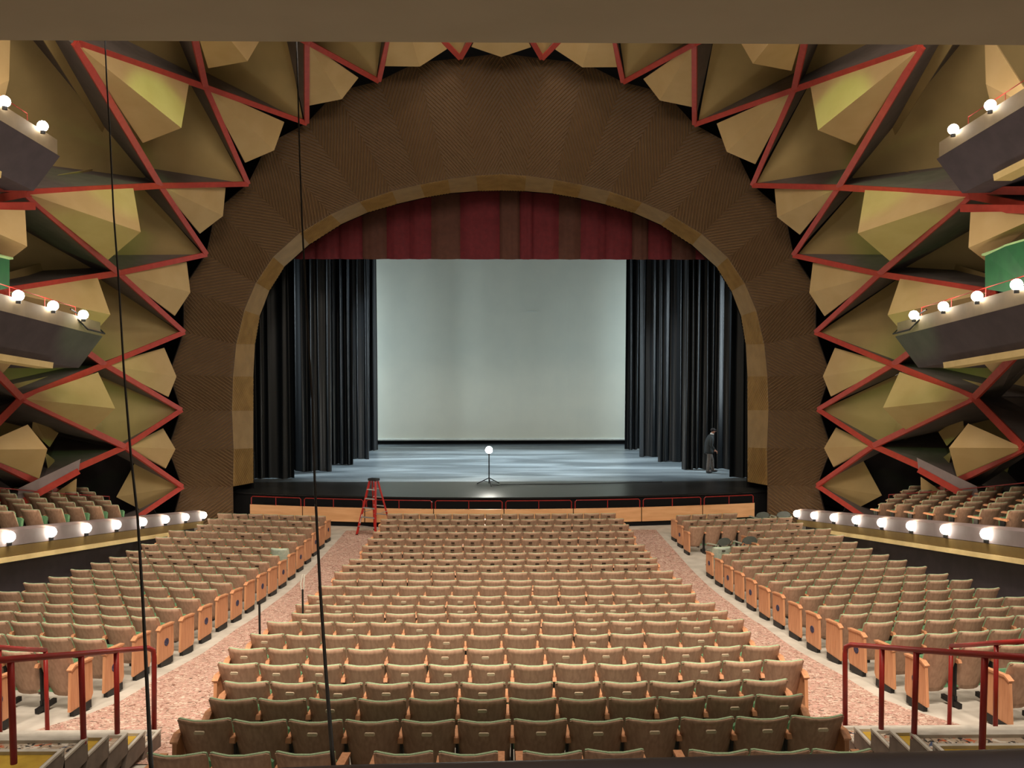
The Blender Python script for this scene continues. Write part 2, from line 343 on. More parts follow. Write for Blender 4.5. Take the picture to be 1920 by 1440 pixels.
def build_side(s, wall):
    m = lambda v: mirr(v, s)
    Tn = {k: m(P(*T[k], 26.45)) for k in range(1, 9)}
    Rn = {k: m(P(*R_[k], rd[k])) for k in R_}; Rbn = {k: m(P(*Rb[k], rd[k]+.7)) for k in Rb}; Rtn = {k: m(P(*Rt[k], rd[k]+.35)) for k in Rt}
    Sn = {k: m(P(*S_[k], sd[k])) for k in S_}; Sbn = {k: m(P(*Sb[k], sd[k]+.9)) for k in Sb}
    Un = {k: m(P(*U_[k], ud[k])) for k in U_}
    def beam(a, b, ab, bb, wd=.17, web=True, lilac=False):
        q = MB(); n = AX((a+b)/2); q.bar(a, b, wd, .07, n); o = q.build('beam', [M['red']], wall); fixn(o)
        if web:
            q = MB(); nn = (b-a).cross(bb-a); nn.normalize(); q.slab([a, b, bb, ab] if (ab-a).length > .02 else [a, b, bb], nn, .05)
            fixn(q.build('web', [M['web']], o))
    for k in range(1, 9):
        for j in (k-1, k):
            if j in Rn: beam(Tn[k], Rn[j], Tn[k], Rbn[j], .15)
    for k in range(1, 9):
        for j in (k-1, k):
            if j in Rn and k in Sn and (k in Rtn or j in Rtn): beam(Rn[j], Sn[k], Rtn.get(j, Rn[j]), Sbn[k], .165)
    for k in Sn:
        for j in (k, k+1):
            if j in Un and (k, j) not in ((4, 4), (4, 5), (5, 5), (3, 3), (3, 4)): beam(Sn[k], Un[j], Sn[k]+(Sbn[k]-Sn[k])*.25, Un[j]+Vector((-1.2*s*1, .5, .3)), .17)
    # back panels
    def back(t, l, r, o_):
        q = MB(); nn = -AX((l+r)/2); q.slab([t, l, r], nn, .06); q.slab([l, o_, r], nn, .06)
        fixn(q.build('back_panel', [M['tan_back']], wall))
    def out(p, k=1.0): return p+Vector((-1.0*s*k, .4, .25*k))
    for k in range(2, 8): back(Tn[k]*1.0+(Rbn[k]-Tn[k])*.03, Rbn[k-1], Rbn[k], out(Sn[k], .9))
    back(Tn[1], Rbn[0], Rbn[1], Sbn[1])
    # the creased lowest back panel
    e = [m(P(338, 912, 26.4)), m(P(255, 864, 25.3)), m(P(218, 932, 24.6)), m(P(276, 962, 25.6))]
    q = MB(); q.slab([e[0], e[1], e[2]], (0, 1, 0), .05); q.slab([e[0], e[2], e[3]], (0, 1, 0), .05); fixn(q.build('back_panel', [M['tan_back']], wall))
    for k in (2, 3, 4, 5, 6, 7):
        uu = Un.get(k+1) if k+1 in Un else None
        if k in Sbn and k+1 in Sbn:
            o_ = Sbn[k]+Sbn[k+1]-Rtn[k]
            back(Rtn[k], Sbn[k], Sbn[k+1], o_)
    # hoods: anchor, side a, apex, side b
    def hood(an, pa, ap, pb, mm='tan'):
        q = MB(); nn = -AX(ap); q.slab([an, pa, ap], nn, .05); q.slab([an, ap, pb], nn, .05)
        fixn(q.build('hood_panel', [M[mm]], wall))
    def onb(a, b, f, lift=.0): 
        p = a+(b-a)*f; return p
    H0 = {1: ((722, 124), (787, 125), (838, 92)), 2: ((580, 198), (641, 186), (672, 146)), 3: ((460, 305), (514, 282), (533, 229)), 4: ((423, 352), (418, 405), (375, 438)),
          5: ((350, 491), (357, 548), (328, 592)), 6: ((308, 652), (331, 706), (316, 744)), 7: ((306, 803), (329, 842), (311, 878))}
    pairs = {1: (2, 1), 2: (3, 2), 3: (4, 3), 4: (4, 5), 5: (5, 6), 6: (6, 7), 7: (7, 8)}
    for k, (pa, ap, pb) in H0.items():
        ta, tb = pairs[k]
        def d_on(R, Tt, px):
            return R.y+(Tt.y-R.y)*.78
        hood(Rn[k], m(P(*pa, d_on(Rn[k], Tn[ta], pa)+.02)), m(P(*ap, 25.75)), m(P(*pb, d_on(Rn[k], Tn[tb], pb)+.02)))
    if s == 1:
        hood(Rn[0], mirr(P(884, 88, 25.6), 1), P(940, 107, 25.75), mirr(P(884, 88, 25.6), -1))
    def hS(an, pa, da, ap, dap, pb, db): hood(an, m(P(*pa, da)), m(P(*ap, dap)), m(P(*pb, db)))
    hS(Sn[3], (391, 128), 22.2, (464, 115), 21.3, (505, 45), 22)
    hS(Sn[2], (600, 20), 22.2, (668, 20), 21.3, (690, -40), 22)
    hS(Sn[4], (354, 158), 22.4, (340, 240), 21.3, (268, 268), 21.7)
    hS(Sn[5], (250, 353), 22.1, (264, 435), 21.3, (203, 487), 22.2)
    hS(Sn[6], (183, 521), 22.3, (207, 590), 21.6, (150, 655), 22.0)
    hS(Sn[7], (184, 698), 22.6, (216, 766), 22.0, (172, 808), 22.4)
    hS(Un[5], (20, 40), 17.6, (17, 150), 17.3, (5, 200), 17.6)
    hS(Un[6], (47, 394), 18.2, (51, 462), 17.9, (18, 487), 18.4)
    hS(Un[7], (20, 640), 18.4, (31, 672), 18.6, (3, 702), 18.8)
    hS(Un[8], (52, 796), 19.2, (89, 842), 19.0, (74, 897), 19.6)
    # short struts and small lower panels beside the vomitory
    q = MB(); a, b2 = m(P(146, 884, 21.6)), m(P(30, 948, 19.6)); q.bar(a, b2, .16, .08, AX(a)); o = fixn(q.build('beam', [M['red']], wall))
    up = Vector((0, .1, .30)); q = MB(); q.slab([a, b2, b2+up*1.3, a+up], (0, 1, .2), .05); fixn(q.build('web', [M['lilac']], o))
    q = MB(); q.slab([m(P(142, 898, 21.9)), m(P(141, 932, 21.9)), m(P(86, 937, 21.2))], (0, 1, 0), .05); fixn(q.build('back_panel', [M['tan']], wall))
    q = MB(); q.slab([m(P(82, 939, 21.2)), m(P(141, 934, 21.9)), m(P(150, 975, 21.9)), m(P(50, 985, 20.6))], (0, 1, 0), .05); fixn(q.build('back_panel', [M['tan_back']], wall))
    q = MB(); q.slab([m(P(62, 782, 22)), m(P(108, 812, 22.6)), m(P(92, 838, 22.3)), m(P(60, 806, 22))], (0, 1, 0), .05); fixn(q.build('back_panel', [M['tan_back']], wall))
    q = MB(); q.slab([m(P(84, 850, 22)), m(P(100, 862, 22.4)), m(P(104, 884, 22.4)), m(P(92, 890, 22))], (0, 1, 0), .05); fixn(q.build('back_panel', [M['tan_back']], wall))
    # extra horizontal strut at the outer node
    q = MB(); a, b2 = m(P(64, 386, 18.7)), m(P(-80, 388, 16.3)); q.bar(a, b2, .17, .07, AX(a)); fixn(q.build('beam', [M['red']], wall))
    q = MB(); a, b2 = m(P(47, 352, 18.8)), m(P(-80, 352, 16.5)); q.bar(a, b2, .17, .07, AX(a)); fixn(q.build('beam', [M['red']], wall))
    # vomitory recess
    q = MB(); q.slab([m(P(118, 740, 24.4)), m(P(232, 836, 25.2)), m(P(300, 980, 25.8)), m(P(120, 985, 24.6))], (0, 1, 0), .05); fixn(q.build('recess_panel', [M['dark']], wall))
for s, n in ((1, 'wall_left'), (-1, 'wall_right')):
    build_side(s, struct(n))
# ------------------------------------------------------------------ side boxes and lower ledges
def profile_extrude(name, prof, mats, ya, yb, za, zb, s, parent, taper=0):
    # prof: list of (x outward from the front edge, z) ; extruded from y=ya (z offset za) to yb
    n = len(prof); vs = []
    for y, z, tp in ((ya, za, 0), (yb, zb, 1)):
        for (x, h) in prof: vs.append(Vector((-(9.5+x)*s, y+(0 if not tp else -x*taper), z+h)))
    fs = [(i, (i+1) % n, (i+1) % n+n, i+n) for i in range(n)]+[tuple(range(n))[::-1], tuple(range(n, 2*n))]
    return fixn(obj(name, mesh(name, vs, fs, mats), parent))
def bulb(loc, label, group, power=14, r=.11):
    t = thing('marquee_bulb', label, 'light', loc, 0, group)
    b = MB(); b.sphere((0, 0, 0), r, 14, 10, 0); b.build('glass_globe', [M['bulb']], t, True)
    b = MB(); b.tube([(0, 0, -r*1.5), (0, 0, -r*.7)], r*.45, 10); b.build('socket', [M['black_metal']], t)
    l = bpy.data.lights.new('bulb_light', 'POINT'); l.energy = power; l.color = (1, .74, .5); l.shadow_soft_size = r
    # lamp sits just inboard of the globe
    lo = obj('bulb_light', l, t); lo.location = (0, 0, r+.06)
for s, sn in ((1, 'left'), (-1, 'right')):
    # lower ledge
    za = CZ-P(378, 968, 26.2).z
    def zl(y): return CZ-(5.2-(26.2-y)*.158)   # bulb height
    ya, yb = 12.0, 26.3
    led = thing('ledge_parapet', 'long grey-lilac ledge with row of lit bulbs along the %s lower side wall' % sn, 'ledge', (0, 0, 0))
    A, B = zl(ya), zl(yb)
    profile_extrude('cap_band', [(0, -.16), (0, .13), (.12, .17), (.3, .17), (.3, -.16)], M['lilac'], ya, yb, A, B, s, led)
    profile_extrude('olive_band', [(.0, -.17), (.02, -.36), (.2, -.38), (.3, -.17)], M['olive'], ya, yb, A, B, s, led)
    profile_extrude('cream_strip', [(.0, -.37), (-.02, -.47), (.25, -.49), (.25, -.37)], M['cream'], ya, 23.7, A, zl(23.7), s, led)
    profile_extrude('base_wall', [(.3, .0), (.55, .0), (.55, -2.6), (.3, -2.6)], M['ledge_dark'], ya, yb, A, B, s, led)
    for k in range(8):
        y = 26.2-1.4714*k
        bulb((-9.47*s, y, zl(y)+.02), 'glowing round bulb on %s lower ledge, %s from the stage' % (sn, ORD[k]), 'bulbs on the lower ledges', 9)
    # platform floor behind the ledge
    b = MB(); b.slab([(-9.8*s, 12, zl(12)-.35), (-9.8*s, 24.5, zl(24.5)-.35), (-14*s, 24.5, zl(24.5)+.3), (-14*s, 12, zl(12)+.3)], (0, 0, -1), .1)
    o = fixn(b.build('floor_side_%s' % sn, M['concrete'])); o['kind'] = 'structure'
    # boxes above
    for nm, bl, yend, z0, prof in (('middle', [18.8, 17.55, 16.3, 15.05], 19.75, lambda y: CZ+.72+(18.8-y)*.104, 1.0), ('upper', [17.3, 16.0, 14.7], 18.0, lambda y: CZ+4.52+(17.3-y)*.085, 1.05)):
        bx = thing('balcony_box', '%s %s side box with tan fascia, grey sloped underside and bulbs' % (nm, sn), 'balcony', (0, 0, 0))
        y0 = 11.5
        profile_extrude('fascia', [(0, -.24), (0, .08), (.15, .08), (.15, -.24)], M['boxtan'], y0, yend, z0(y0), z0(yend), s, bx)
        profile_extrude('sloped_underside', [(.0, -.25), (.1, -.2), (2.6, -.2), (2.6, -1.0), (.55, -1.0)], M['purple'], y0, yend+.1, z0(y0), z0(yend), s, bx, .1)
        profile_extrude('cream_strip', [(.42, -.99), (.44, -1.12), (.8, -1.12), (.8, -.99)], M['cream'], y0, yend-1.3, z0(y0), z0(yend-1.3), s, bx)
        b = MB()
        b.tube([(-9.62*s, y, z0(y)+.30) for y in (y0, yend-.9)], .010, 6)
        for j in range(6): 
            y = yend-.9-j*1.25; b.tube([(-9.62*s, y, z0(y)+.05), (-9.62*s, y, z0(y)+.3)], .008, 6)
        b.build('guard_rail', [M['red_rail']], bx)
        if nm == 'middle':
            b = MB(); y = yend-.15; b.tube([(-9.6*s, y-1.0, z0(y)+.32), (-9.6*s, y, z0(y)+.05), (-9.45*s, y+.25, z0(y)-.2), (-9.45*s, y-.55, z0(y)-.12), (-9.5*s, y-.9, z0(y)+.1)], .02, 6)
            b.build('cable_loop', [M['black_metal']], bx)
        for k, y in enumerate(bl):
            bulb((-9.42*s, y, z0(y)+.12), 'glowing round bulb on %s %s box fascia, %s from the stage' % (nm, sn, ORD[k]), 'bulbs on the side boxes', 6, .105)
    # green canopy beside the box
    g = thing('green_canopy', 'green canopy with pale curved top edge on %s wall above middle box' % sn, 'canopy')
    cx = -1 if s == 1 else 1
    p = [P(18, 540, 17.2), P(18, 487, 17.2), P(-20, 478, 16.2), P(-90, 455, 14.6), P(-90, 560, 14.6)] if s == 1 else [P(1847, 542, 17.2), P(1847, 480, 17.2), P(1885, 462, 16.3), P(1960, 440, 15.0), P(1960, 560, 15.0)]
    b = MB(); b.slab(p, (-s, 1, 0), .1); fixn(b.build('panel', [M['green']], g))
    b = MB(); b.slab([p[1], p[2], p[3], p[3]+Vector((-.9*s, .3, .22)), p[2]+Vector((-.6*s, .3, .16)), p[1]+Vector((-.1*s, .3, .04))], (0, 0, 1), .04); fixn(b.build('top_edge', [M['green_pale']], g))
    # thin red rail behind the side seats
    b = MB(); pts = [P(-60, 909, 18), P(0, 915, 19), P(120, 926, 21.2), P(205, 931, 23)]; pts = [mirr(v, s) for v in pts]; b.tube(pts, .014, 6)
    for v in pts[1:]: b.tube([v, v+Vector((0, 0, -.8))], .010, 6)
    tag(b.build('wall_handrail', [M['red_rail']]), 'thin red handrail behind the upper %s side seats' % sn, 'handrail')
# ------------------------------------------------------------------ stage
ZS = CZ-275*27.6/F
st = thing('stage', 'black raised stage floor with curved apron below the arch', 'stage')
arc = lambda x, y0: y0+x*x/72
N = 32; vs = []; 
for k in range(N+1):
    x = -9.4+18.8*k/N; vs += [(x, arc(x, 27.6), ZS), (x, 31.1, ZS)]
fs = [(2*i, 2*i+2, 2*i+3, 2*i+1) for i in range(N)]
obj('apron', mesh('apron', vs, fs, M['apron']), st)
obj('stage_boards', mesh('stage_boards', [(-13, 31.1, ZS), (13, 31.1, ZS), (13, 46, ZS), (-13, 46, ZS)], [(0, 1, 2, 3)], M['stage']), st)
vs = []
for k in range(N+1):
    x = -9.4+18.8*k/N; vs += [(x, arc(x, 27.58), ZS), (x, arc(x, 27.58), -.2)]
obj('stage_face', mesh('stage_face', vs, [(2*i, 2*i+1, 2*i+3, 2*i+2) for i in range(N)], M['void']), st)
b = MB(); b.tube([(x, arc(x, 27.57), ZS-.01) for x in [-9.4+18.8*k/N for k in range(N+1)]], .03, 6); b.build('edge_nosing', [M['black_metal']], st)
# light strips lying on the pit side
# stage house
def sh(name, vs): o = obj(name, mesh(name, vs, [(0, 1, 2, 3)], M['void'])); o['kind'] = 'structure'
sh('wall_stage_left', [(-13, 29.7, -1), (-13, 47, -1), (-13, 47, 15), (-13, 29.7, 15)]); sh('wall_stage_right', [(13, 29.7, -1), (13, 47, -1), (13, 47, 15), (13, 29.7, 15)])
sh('wall_stage_back', [(-13, 46.9, -1), (13, 46.9, -1), (13, 46.9, 15), (-13, 46.9, 15)]); sh('ceiling_stage', [(-13, 29.7, 14), (13, 29.7, 14), (13, 47, 14), (-13, 47, 14)])
# cyclorama
zb = P(940, 826, 43.7).z
t = thing('cyclorama_screen', 'large pale grey-green projection screen at back of stage', 'screen', (0, 43.7, 0))
b = MB(); n = 40
vs = []
for i in range(n+1):
    x = -10+20*i/n; vs += [(x, .015*math.sin(x*2.1), zb+.12), (x, .015*math.sin(x*2.1), 13.99)]
obj('cloth', mesh('cloth', vs, [(2*i, 2*i+2, 2*i+3, 2*i+1) for i in range(n)], M['screen']), t)
b = MB(); b.tube([(-10, -.06, zb+.07), (10, -.06, zb+.07)], .065, 8); b.build('bottom_hem', [M['hem']], t)
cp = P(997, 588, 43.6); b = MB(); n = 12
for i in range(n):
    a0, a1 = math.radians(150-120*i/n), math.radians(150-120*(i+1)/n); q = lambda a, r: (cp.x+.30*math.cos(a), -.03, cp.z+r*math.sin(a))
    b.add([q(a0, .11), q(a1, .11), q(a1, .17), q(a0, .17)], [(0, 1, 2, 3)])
b.build('pale_crescent', [M['hem']], t)  # thin pale crescent set just in front of the cloth
# legs
def curtain(name, label, y, x0, x1, z0, z1, m, group, amp=.15, wl=.42, seed=0, parts=None, cat='curtain'):
    rn = random.Random(seed); n = int(abs(x1-x0)/.035)+1; ph = 0; vs = []; ph_list = []
    for i in range(n+1):
        x = x0+(x1-x0)*i/n
        a = amp*(.65+.35*math.sin(x*1.7+seed)); ph = 2*math.pi/wl*(x+.16*math.sin(x*2.1+seed*2)+.05*math.sin(x*7+seed))
        yy = a*math.sin(ph+seed)+.3*a*math.sin(2.3*ph)
        for j in range(5):
            v = j/4; vs.append((x+.02*math.sin(9*x+v*3), yy*(1.0-.15*v), z0+(z1-z0)*v+(.02*math.sin(x*7+seed) if j == 0 else 0)))
    fs = [(i*5+j, (i+1)*5+j, (i+1)*5+j+1, i*5+j+1) for i in range(n) for j in range(4)]
    if cat == 'border': cat = 'curtain'
    o = obj(name, mesh(name, vs, fs, m, smooth=True), None, (0, y, 0))
    return tag(o, label, cat, group)
LEG = [(31.9, 553, 893), (33.8, 621, 880), (35.8, 663, 868), (37.7, 691, 858), (40.9, 707, 843)]
LEGR = [(31.9, 1369), (34.2, 1279), (36.6, 1234), (38.3, 1199), (41.2, 1172)]
for k, (y, px, py) in enumerate(LEG):
    x1 = P(px, 800, y).x
    curtain('stage_curtain', 'black pleated stage leg curtain left of stage, %s from the audience' % ORD[k], y, x1-4.2, x1, ZS+.02, 13.99, M['velvet'], 'black leg curtains', seed=k*3+1, wl=.36)
for k, (y, px) in enumerate(LEGR):
    x0 = P(px, 800, y).x
    curtain('stage_curtain', 'black pleated stage leg curtain right of stage, %s from the audience' % ORD[k], y, x0, x0+4.2, ZS+.02, 13.99, M['velvet'], 'black leg curtains', seed=k*5+2, wl=.36)
# black border behind the valance
for y, z in ((33.0, 10.3), (36.5, 10.8), (40, 11.2)):
    o = curtain('border_curtain', 'black border curtain hidden behind red valance, %s from the audience' % ORD[[33.0, 36.5, 40].index(y)], y, -11, 11, z, 13.99, M['velvet'], 'black border curtains', amp=.05, seed=int(y))
# valance: pleated panels
vt = thing('valance_curtain', 'deep red and brown pleated valance hanging across arch top', 'curtain', (0, 30.4, 0))
zv = P(940, 486, 30.4).z
x = -8.2; k = 0
W = [(.62, 0), (.62, 0), (.62, 0), (.92, 1)]
bnd = [P(px, 450, 30.4).x for px in (545, 590, 636, 680, 726, 768, 808, 862, 937, 975, 1000, 1048, 1088, 1135, 1185, 1215, 1260, 1305, 1345)]
br = {3, 6, 8, 11, 14, 16}
bnd[7:9] = [P(px, 450, 30.4).x for px in (862, 937)]
for k in range(len(bnd)-1):
    a, c = bnd[k]-.02, bnd[k+1]+.02; vs = []; n = 10
    for i in range(n+1):
        u = i/n; xx = a+(c-a)*u+.0
        yy = -.16*math.sin(math.pi*u)**.6+.02*math.sin(u*19+k)
        for j in range(4): vs.append((xx+.006*math.sin(j*2+k), yy, zv-.03*math.sin(math.pi*u)+j/3*(13.99-zv)))
    nf = [(i*4+j, (i+1)*4+j, (i+1)*4+j+1, i*4+j+1) for i in range(n) for j in range(3)]
    obj('pleat', mesh('pleat', vs, nf, M['val_brown'] if k in br else M['val_red'], smooth=True), vt)
# ------------------------------------------------------------------ orchestra wall and red rails
zw = CZ-297*26.9/F; zr = CZ-281*26.9/F
bw = thing('pit_wall', 'curved orange oak orchestra wall in front of the stage', 'wall')
xs = [P(px, 960, 27).x for px in (452, 560, 682, 813, 945, 1075, 1205, 1325, 1432)]
for k in range(len(xs)-1):
    a, c = xs[k]+.015, xs[k+1]-.015; n = 6; vs = []
    for i in range(n+1):
        x = a+(c-a)*i/n
        for (dy, z) in ((0, .16), (0, zw), (.06, zw), (.06, .16)): vs.append((x, arc(x, 26.9)+dy, z))
    fs = [(i*4+j, i*4+(j+1) % 4, (i+1)*4+(j+1) % 4, (i+1)*4+j) for i in range(n) for j in range(4)]+[(0, 1, 2, 3), (n*4+3, n*4+2, n*4+1, n*4)]
    fixn(obj('oak_panel', mesh('oak_panel', vs, fs, M['pit_oak']), bw))
vs = []
for i in range(33):
    x = xs[0]+(xs[-1]-xs[0])*i/32; vs += [(x, arc(x, 26.95), -.05), (x, arc(x, 26.95), zw-.02)]
obj('plinth', mesh('plinth', vs, [(2*i, 2*i+2, 2*i+3, 2*i+1) for i in range(32)], M['void']), bw)
for k in range(len(xs)-1):
    a, c = xs[k]+.06, xs[k+1]-.06; b = MB()
    pt = lambda x, z: (x, arc(x, 26.93), z)
    b.tube([pt(a, zw), pt(a, zr-.05), pt(a+.05, zr)]+[pt(a+.05+(c-a-.1)*i/6, zr) for i in range(1, 6)]+[pt(c-.05, zr), pt(c, zr-.05), pt(c, zw)], .017, 6)
    b.tube([pt((a+c)/2, zw), pt((a+c)/2, zr)], .015, 6)
    tag(b.build('pit_rail', [M['red_rail']]), 'red tube rail hoop on oak pit wall, %s from the left' % ORD[k], 'railing', 'red rail hoops on the pit wall')
for px in (880, 925, 985, 1015, 850, 1110):
    pass
# ------------------------------------------------------------------ ghost light
gx = P(917, 905, 30.35)
g = thing('ghost_light', 'lit bare bulb on thin black tripod stand at centre stage', 'lamp', (gx.x, 30.35, ZS))
b = MB(); b.tube([(0, 0, .05), (0, 0, 1.12)], .022, 8); b.build('pole', [M['black_metal']], g)
for k in range(3):
    a = math.radians(90+120*k+70); b = MB(); b.tube([(0, 0, .26), (.48*math.cos(a), .48*math.sin(a), .015)], .016, 6); b.tube([(0, 0, .1), (.24*math.cos(a), .24*math.sin(a), .14)], .01, 6); b.build('leg', [M['black_metal']], g)
b = MB(); b.tube([(0, 0, 1.1), (0, 0, 1.17)], .035, 10); b.build('socket', [M['black_metal']], g)
b = MB(); b.sphere((0, 0, 1.29), .13, 16, 12); b.build('glass_globe', [M['ghost']], g, True)
l = bpy.data.lights.new('ghost_lamp', 'POINT'); l.energy = 420; l.color = (1, .95, .84); l.shadow_soft_size = .12
lo = obj('ghost_lamp', l, g); lo.location = (0, -.0, 1.5)
b = MB(); b.tube([(.1, -.1, .02), (.35, -.25, .02), (.42, -.1, .02), (.9, .02, .015), (3, .1, .015), (6.5, .5, .015)], .012, 6); o = b.build('power_cord', [M['black_metal']], g)
# ------------------------------------------------------------------ ladder
lad = thing('step_ladder', 'open red fibreglass step ladder beside the pit wall', 'ladder', (-4.05, 26.15, 0))
ang = math.radians(-28); Rz = Matrix.Rotation(ang, 3, 'Z')
def L(x, y, z): return Rz@Vector((x, y, z))
H = 1.72; fr = []
for sx in (-1, 1):
    b = MB(); a, c = L(.36*sx, -.42, .02), L(.11*sx, -.05, H); b.bar(a, c, .075, .035, L(1, 0, 0)); fixn(b.build('front_rail', [M['ladder_red']], lad))
    b = MB(); a2, c2 = L(.34*sx, .48, .02), L(.11*sx, .07, H-.03); b.bar(a2, c2, .05, .03, L(1, 0, 0)); fixn(b.build('rear_rail', [M['ladder_red']], lad))
    for p in (a, a2):
        b = MB(); b.box(p+Vector((0, 0, -.0)), (.07, .07, .04)); b.build('foot', [M['black_metal']], lad)
    b = MB(); b.bar(L(.3*sx, -.28, .7), L(.29*sx, .33, .7), .02, .015, (0, 0, 1)); b.build('spreader', [M['alu']], lad)
for k in range(1, 6):
    f = k/6; w_ = .36+(.11-.36)*f; b = MB(); b.bar(L(-w_, -.42+.37*f, H*f), L(w_, -.42+.37*f, H*f), .085, .025, (0, 0, 1)); b.build('step', [M['alu']], lad)
for k in (2, 3, 4, 5):
    f = k/6; w_ = .34+(.11-.34)*f; b = MB(); b.bar(L(-w_, .48-.41*f, H*f), L(w_, .48-.41*f, H*f), .03, .03, (0, 0, 1)); b.build('rear_rung', [M['alu']], lad)
b = MB(); b.box((0, 0, H+.02), (.30, .22, .07), 0, Rz); b.build('top_cap', [M['black_metal']], lad)
b = MB(); b.bar(L(-.305, -.352, .38), L(-.27, -.285, .66), .05, .045, L(1, 0, 0)); b.build('rail_sticker', [M['nosing']], lad)
# ------------------------------------------------------------------ theatre seats
def shell_mesh(name, m, z0, z1, w0, w1, yoff, th, nx=8, nz=5, corner=.022, smooth=True, curve=.095, recl=(.10, -.24)):
    def pt(u, v, off):
        z = z0+(z1-z0)*v; hw = (w0+(w1-w0)*min(1, v*1.4))/2; x = u*hw
        full = (z-.24)/.6
        y = recl[0]+recl[1]*full+yoff+curve*u*u+off
        zz = z-(corner*abs(u)**9 if v > .9 else 0)+(corner*1.2*abs(u)**5 if v < .1 else 0)
        return (x, y, zz)
    us = [-1, -.9, -.6, -.25, .25, .6, .9, 1]; vs_ = [0, .12, .5, .9, 1]
    vs = [pt(u, v, o) for o in (0, th) for v in vs_ for u in us]; nx = len(us); nz = len(vs_); S = nx*nz; fs = []
    for j in range(nz-1):
        for i in range(nx-1):
            a = j*nx+i; fs.append((a, a+1, a+nx+1, a+nx)); fs.append((S+a, S+a+nx, S+a+nx+1, S+a+1))
    bd = [i for i in range(nx)]+[j*nx+nx-1 for j in range(1, nz)]+[(nz-1)*nx+i for i in range(nx-2, -1, -1)]+[j*nx for j in range(nz-2, 0, -1)]
    for a, c in zip(bd, bd[1:]+bd[:1]): fs.append((a, a+S, c+S, c))
    me = mesh(name, vs, fs, m, smooth=False)
    bm = bmesh.new(); bm.from_mesh(me); bmesh.ops.recalc_face_normals(bm, faces=bm.faces); bm.to_mesh(me); bm.free()
    for p in me.polygons: p.use_smooth = abs(p.normal.y) > .8
    return me
PW = .488
me_back = shell_mesh('back_panel', M['ply'], .20, .82, .435, PW-.012, 0, .016)
me_cush = shell_mesh('back_cushion', M['rim_lit'], .45, .826, .42, PW-.016, .017, .020, corner=.02)
me_back_pale = shell_mesh('back_panel', M['pale'], .20, .82, .435, PW-.012, 0, .016)
def seat_cush():
    b = MB(); R = Matrix.Rotation(math.radians(-14), 3, 'X')
    prof = [(-.21, -.20), (-.2, -.21), (.2, -.21), (.21, -.20), (.19, .17), (.14, .2), (-.14, .2), (-.19, .17)]
    lo = [Vector((.30, 0, .53)) for _ in prof]
    A = [R@Vector((x, -.035, z))+Vector((0, .23, .425)) for x, z in prof]; B = [R@Vector((x*.97, .035, z))+Vector((0, .23, .425)) for x, z in prof]
    n = len(prof); b.add(A+B, [tuple(range(n)), tuple(range(2*n-1, n-1, -1))]+[(i, i+n, (i+1) % n+n, (i+1) % n) for i in range(n)])
    me = b.mesh('seat_cushion', [M['upholstery']]); bm = bmesh.new(); bm.from_mesh(me); bmesh.ops.recalc_face_normals(bm, faces=bm.faces); bm.to_mesh(me); bm.free(); return me
me_seat = seat_cush()
def arm_mesh():
    b = MB(); b.add([(x, y, z) for x in (-.024, .024) for y, z in ((-.02, .60), (.0, .635), (.30, .615), (.34, .59), (.33, .575), (.0, .585))],
          [(0, 1, 2, 3, 4, 5), (11, 10, 9, 8, 7, 6)]+[(i, i+6, (i+1) % 6+6, (i+1) % 6) for i in range(6)])
    me = b.mesh('armrest', [M['oak']]); bm = bmesh.new(); bm.from_mesh(me); bmesh.ops.recalc_face_normals(bm, faces=bm.faces); bm.to_mesh(me); bm.free(); return me
me_arm = arm_mesh()
b = MB(); b.box((0, .12, .34), (.022, .12, .5)); b.box((0, .14, .05), (.05, .34, .06)); b.box((0, .12, .07), (.06, .10, .14)); me_std = b.mesh('support_bracket', [M['black_metal']])
def plate_mesh(name, m):
    b = MB(); prof = [(-.045, -.008), (-.037, -.016), (.037, -.016), (.045, -.008), (.045, .008), (.037, .016), (-.037, .016), (-.045, .008)]
    n = 8; y = -.15; A = [(x, y+z*-.38, .735+z) for x, z in prof]; B = [(x, y+.02+z*-.38, .735+z) for x, z in prof]
    b.add(A+B, [tuple(range(n)), tuple(range(2*n-1, n-1, -1))]+[(i, i+n, (i+1) % n+n, (i+1) % n) for i in range(n)]); return b.mesh(name, [m])
me_plp = plate_mesh('number_plate', M['plate_pale']); me_pld = plate_mesh('number_plate', M['plate_dark'])
def end_mesh():
    b = MB(); prof = [(-.10, .10), (.30, .10), (.34, .16), (.34, .60), (.0, .635), (-.06, .60)]
    b.add([(x, y, z) for x in (-.02, .02) for y, z in prof], [(0, 1, 2, 3, 4, 5), (11, 10, 9, 8, 7, 6)]+[(i, i+6, (i+1) % 6+6, (i+1) % 6) for i in range(6)])
    me = b.mesh('end_panel', [M['oak']]); bm = bmesh.new(); bm.from_mesh(me); bmesh.ops.recalc_face_normals(bm, faces=bm.faces); bm.to_mesh(me); bm.free(); return me
me_end = end_mesh()
b = MB(); b.box((0, 0, .005), (.075, .40, .045)); b.add([(x, y, z) for x in (-.035, .035) for y, z in ((-.06, .595), (.0, .655), (.34, .625), (.345, .60), (0, .632))], [(0, 1, 2, 3, 4), (9, 8, 7, 6, 5)]+[(i, i+5, (i+1) % 5+5, (i+1) % 5) for i in range(5)])
b = MB(); b.box((0, .12, .05), (.06, .34, .10)); me_foot = b.mesh('end_foot', [M['black_metal']])
b = MB(); b.add([(x, y, z) for x in (-.036, .036) for y, z in ((-.07, .60), (.0, .637), (.34, .602), (.35, .625), (0, .662), (-.08, .62))], [(0, 1, 2, 3, 4, 5), (11, 10, 9, 8, 7, 6)]+[(i, i+6, (i+1) % 6+6, (i+1) % 6) for i in range(6)]); me_cap = b.mesh('arm_cap', [M['oak']])
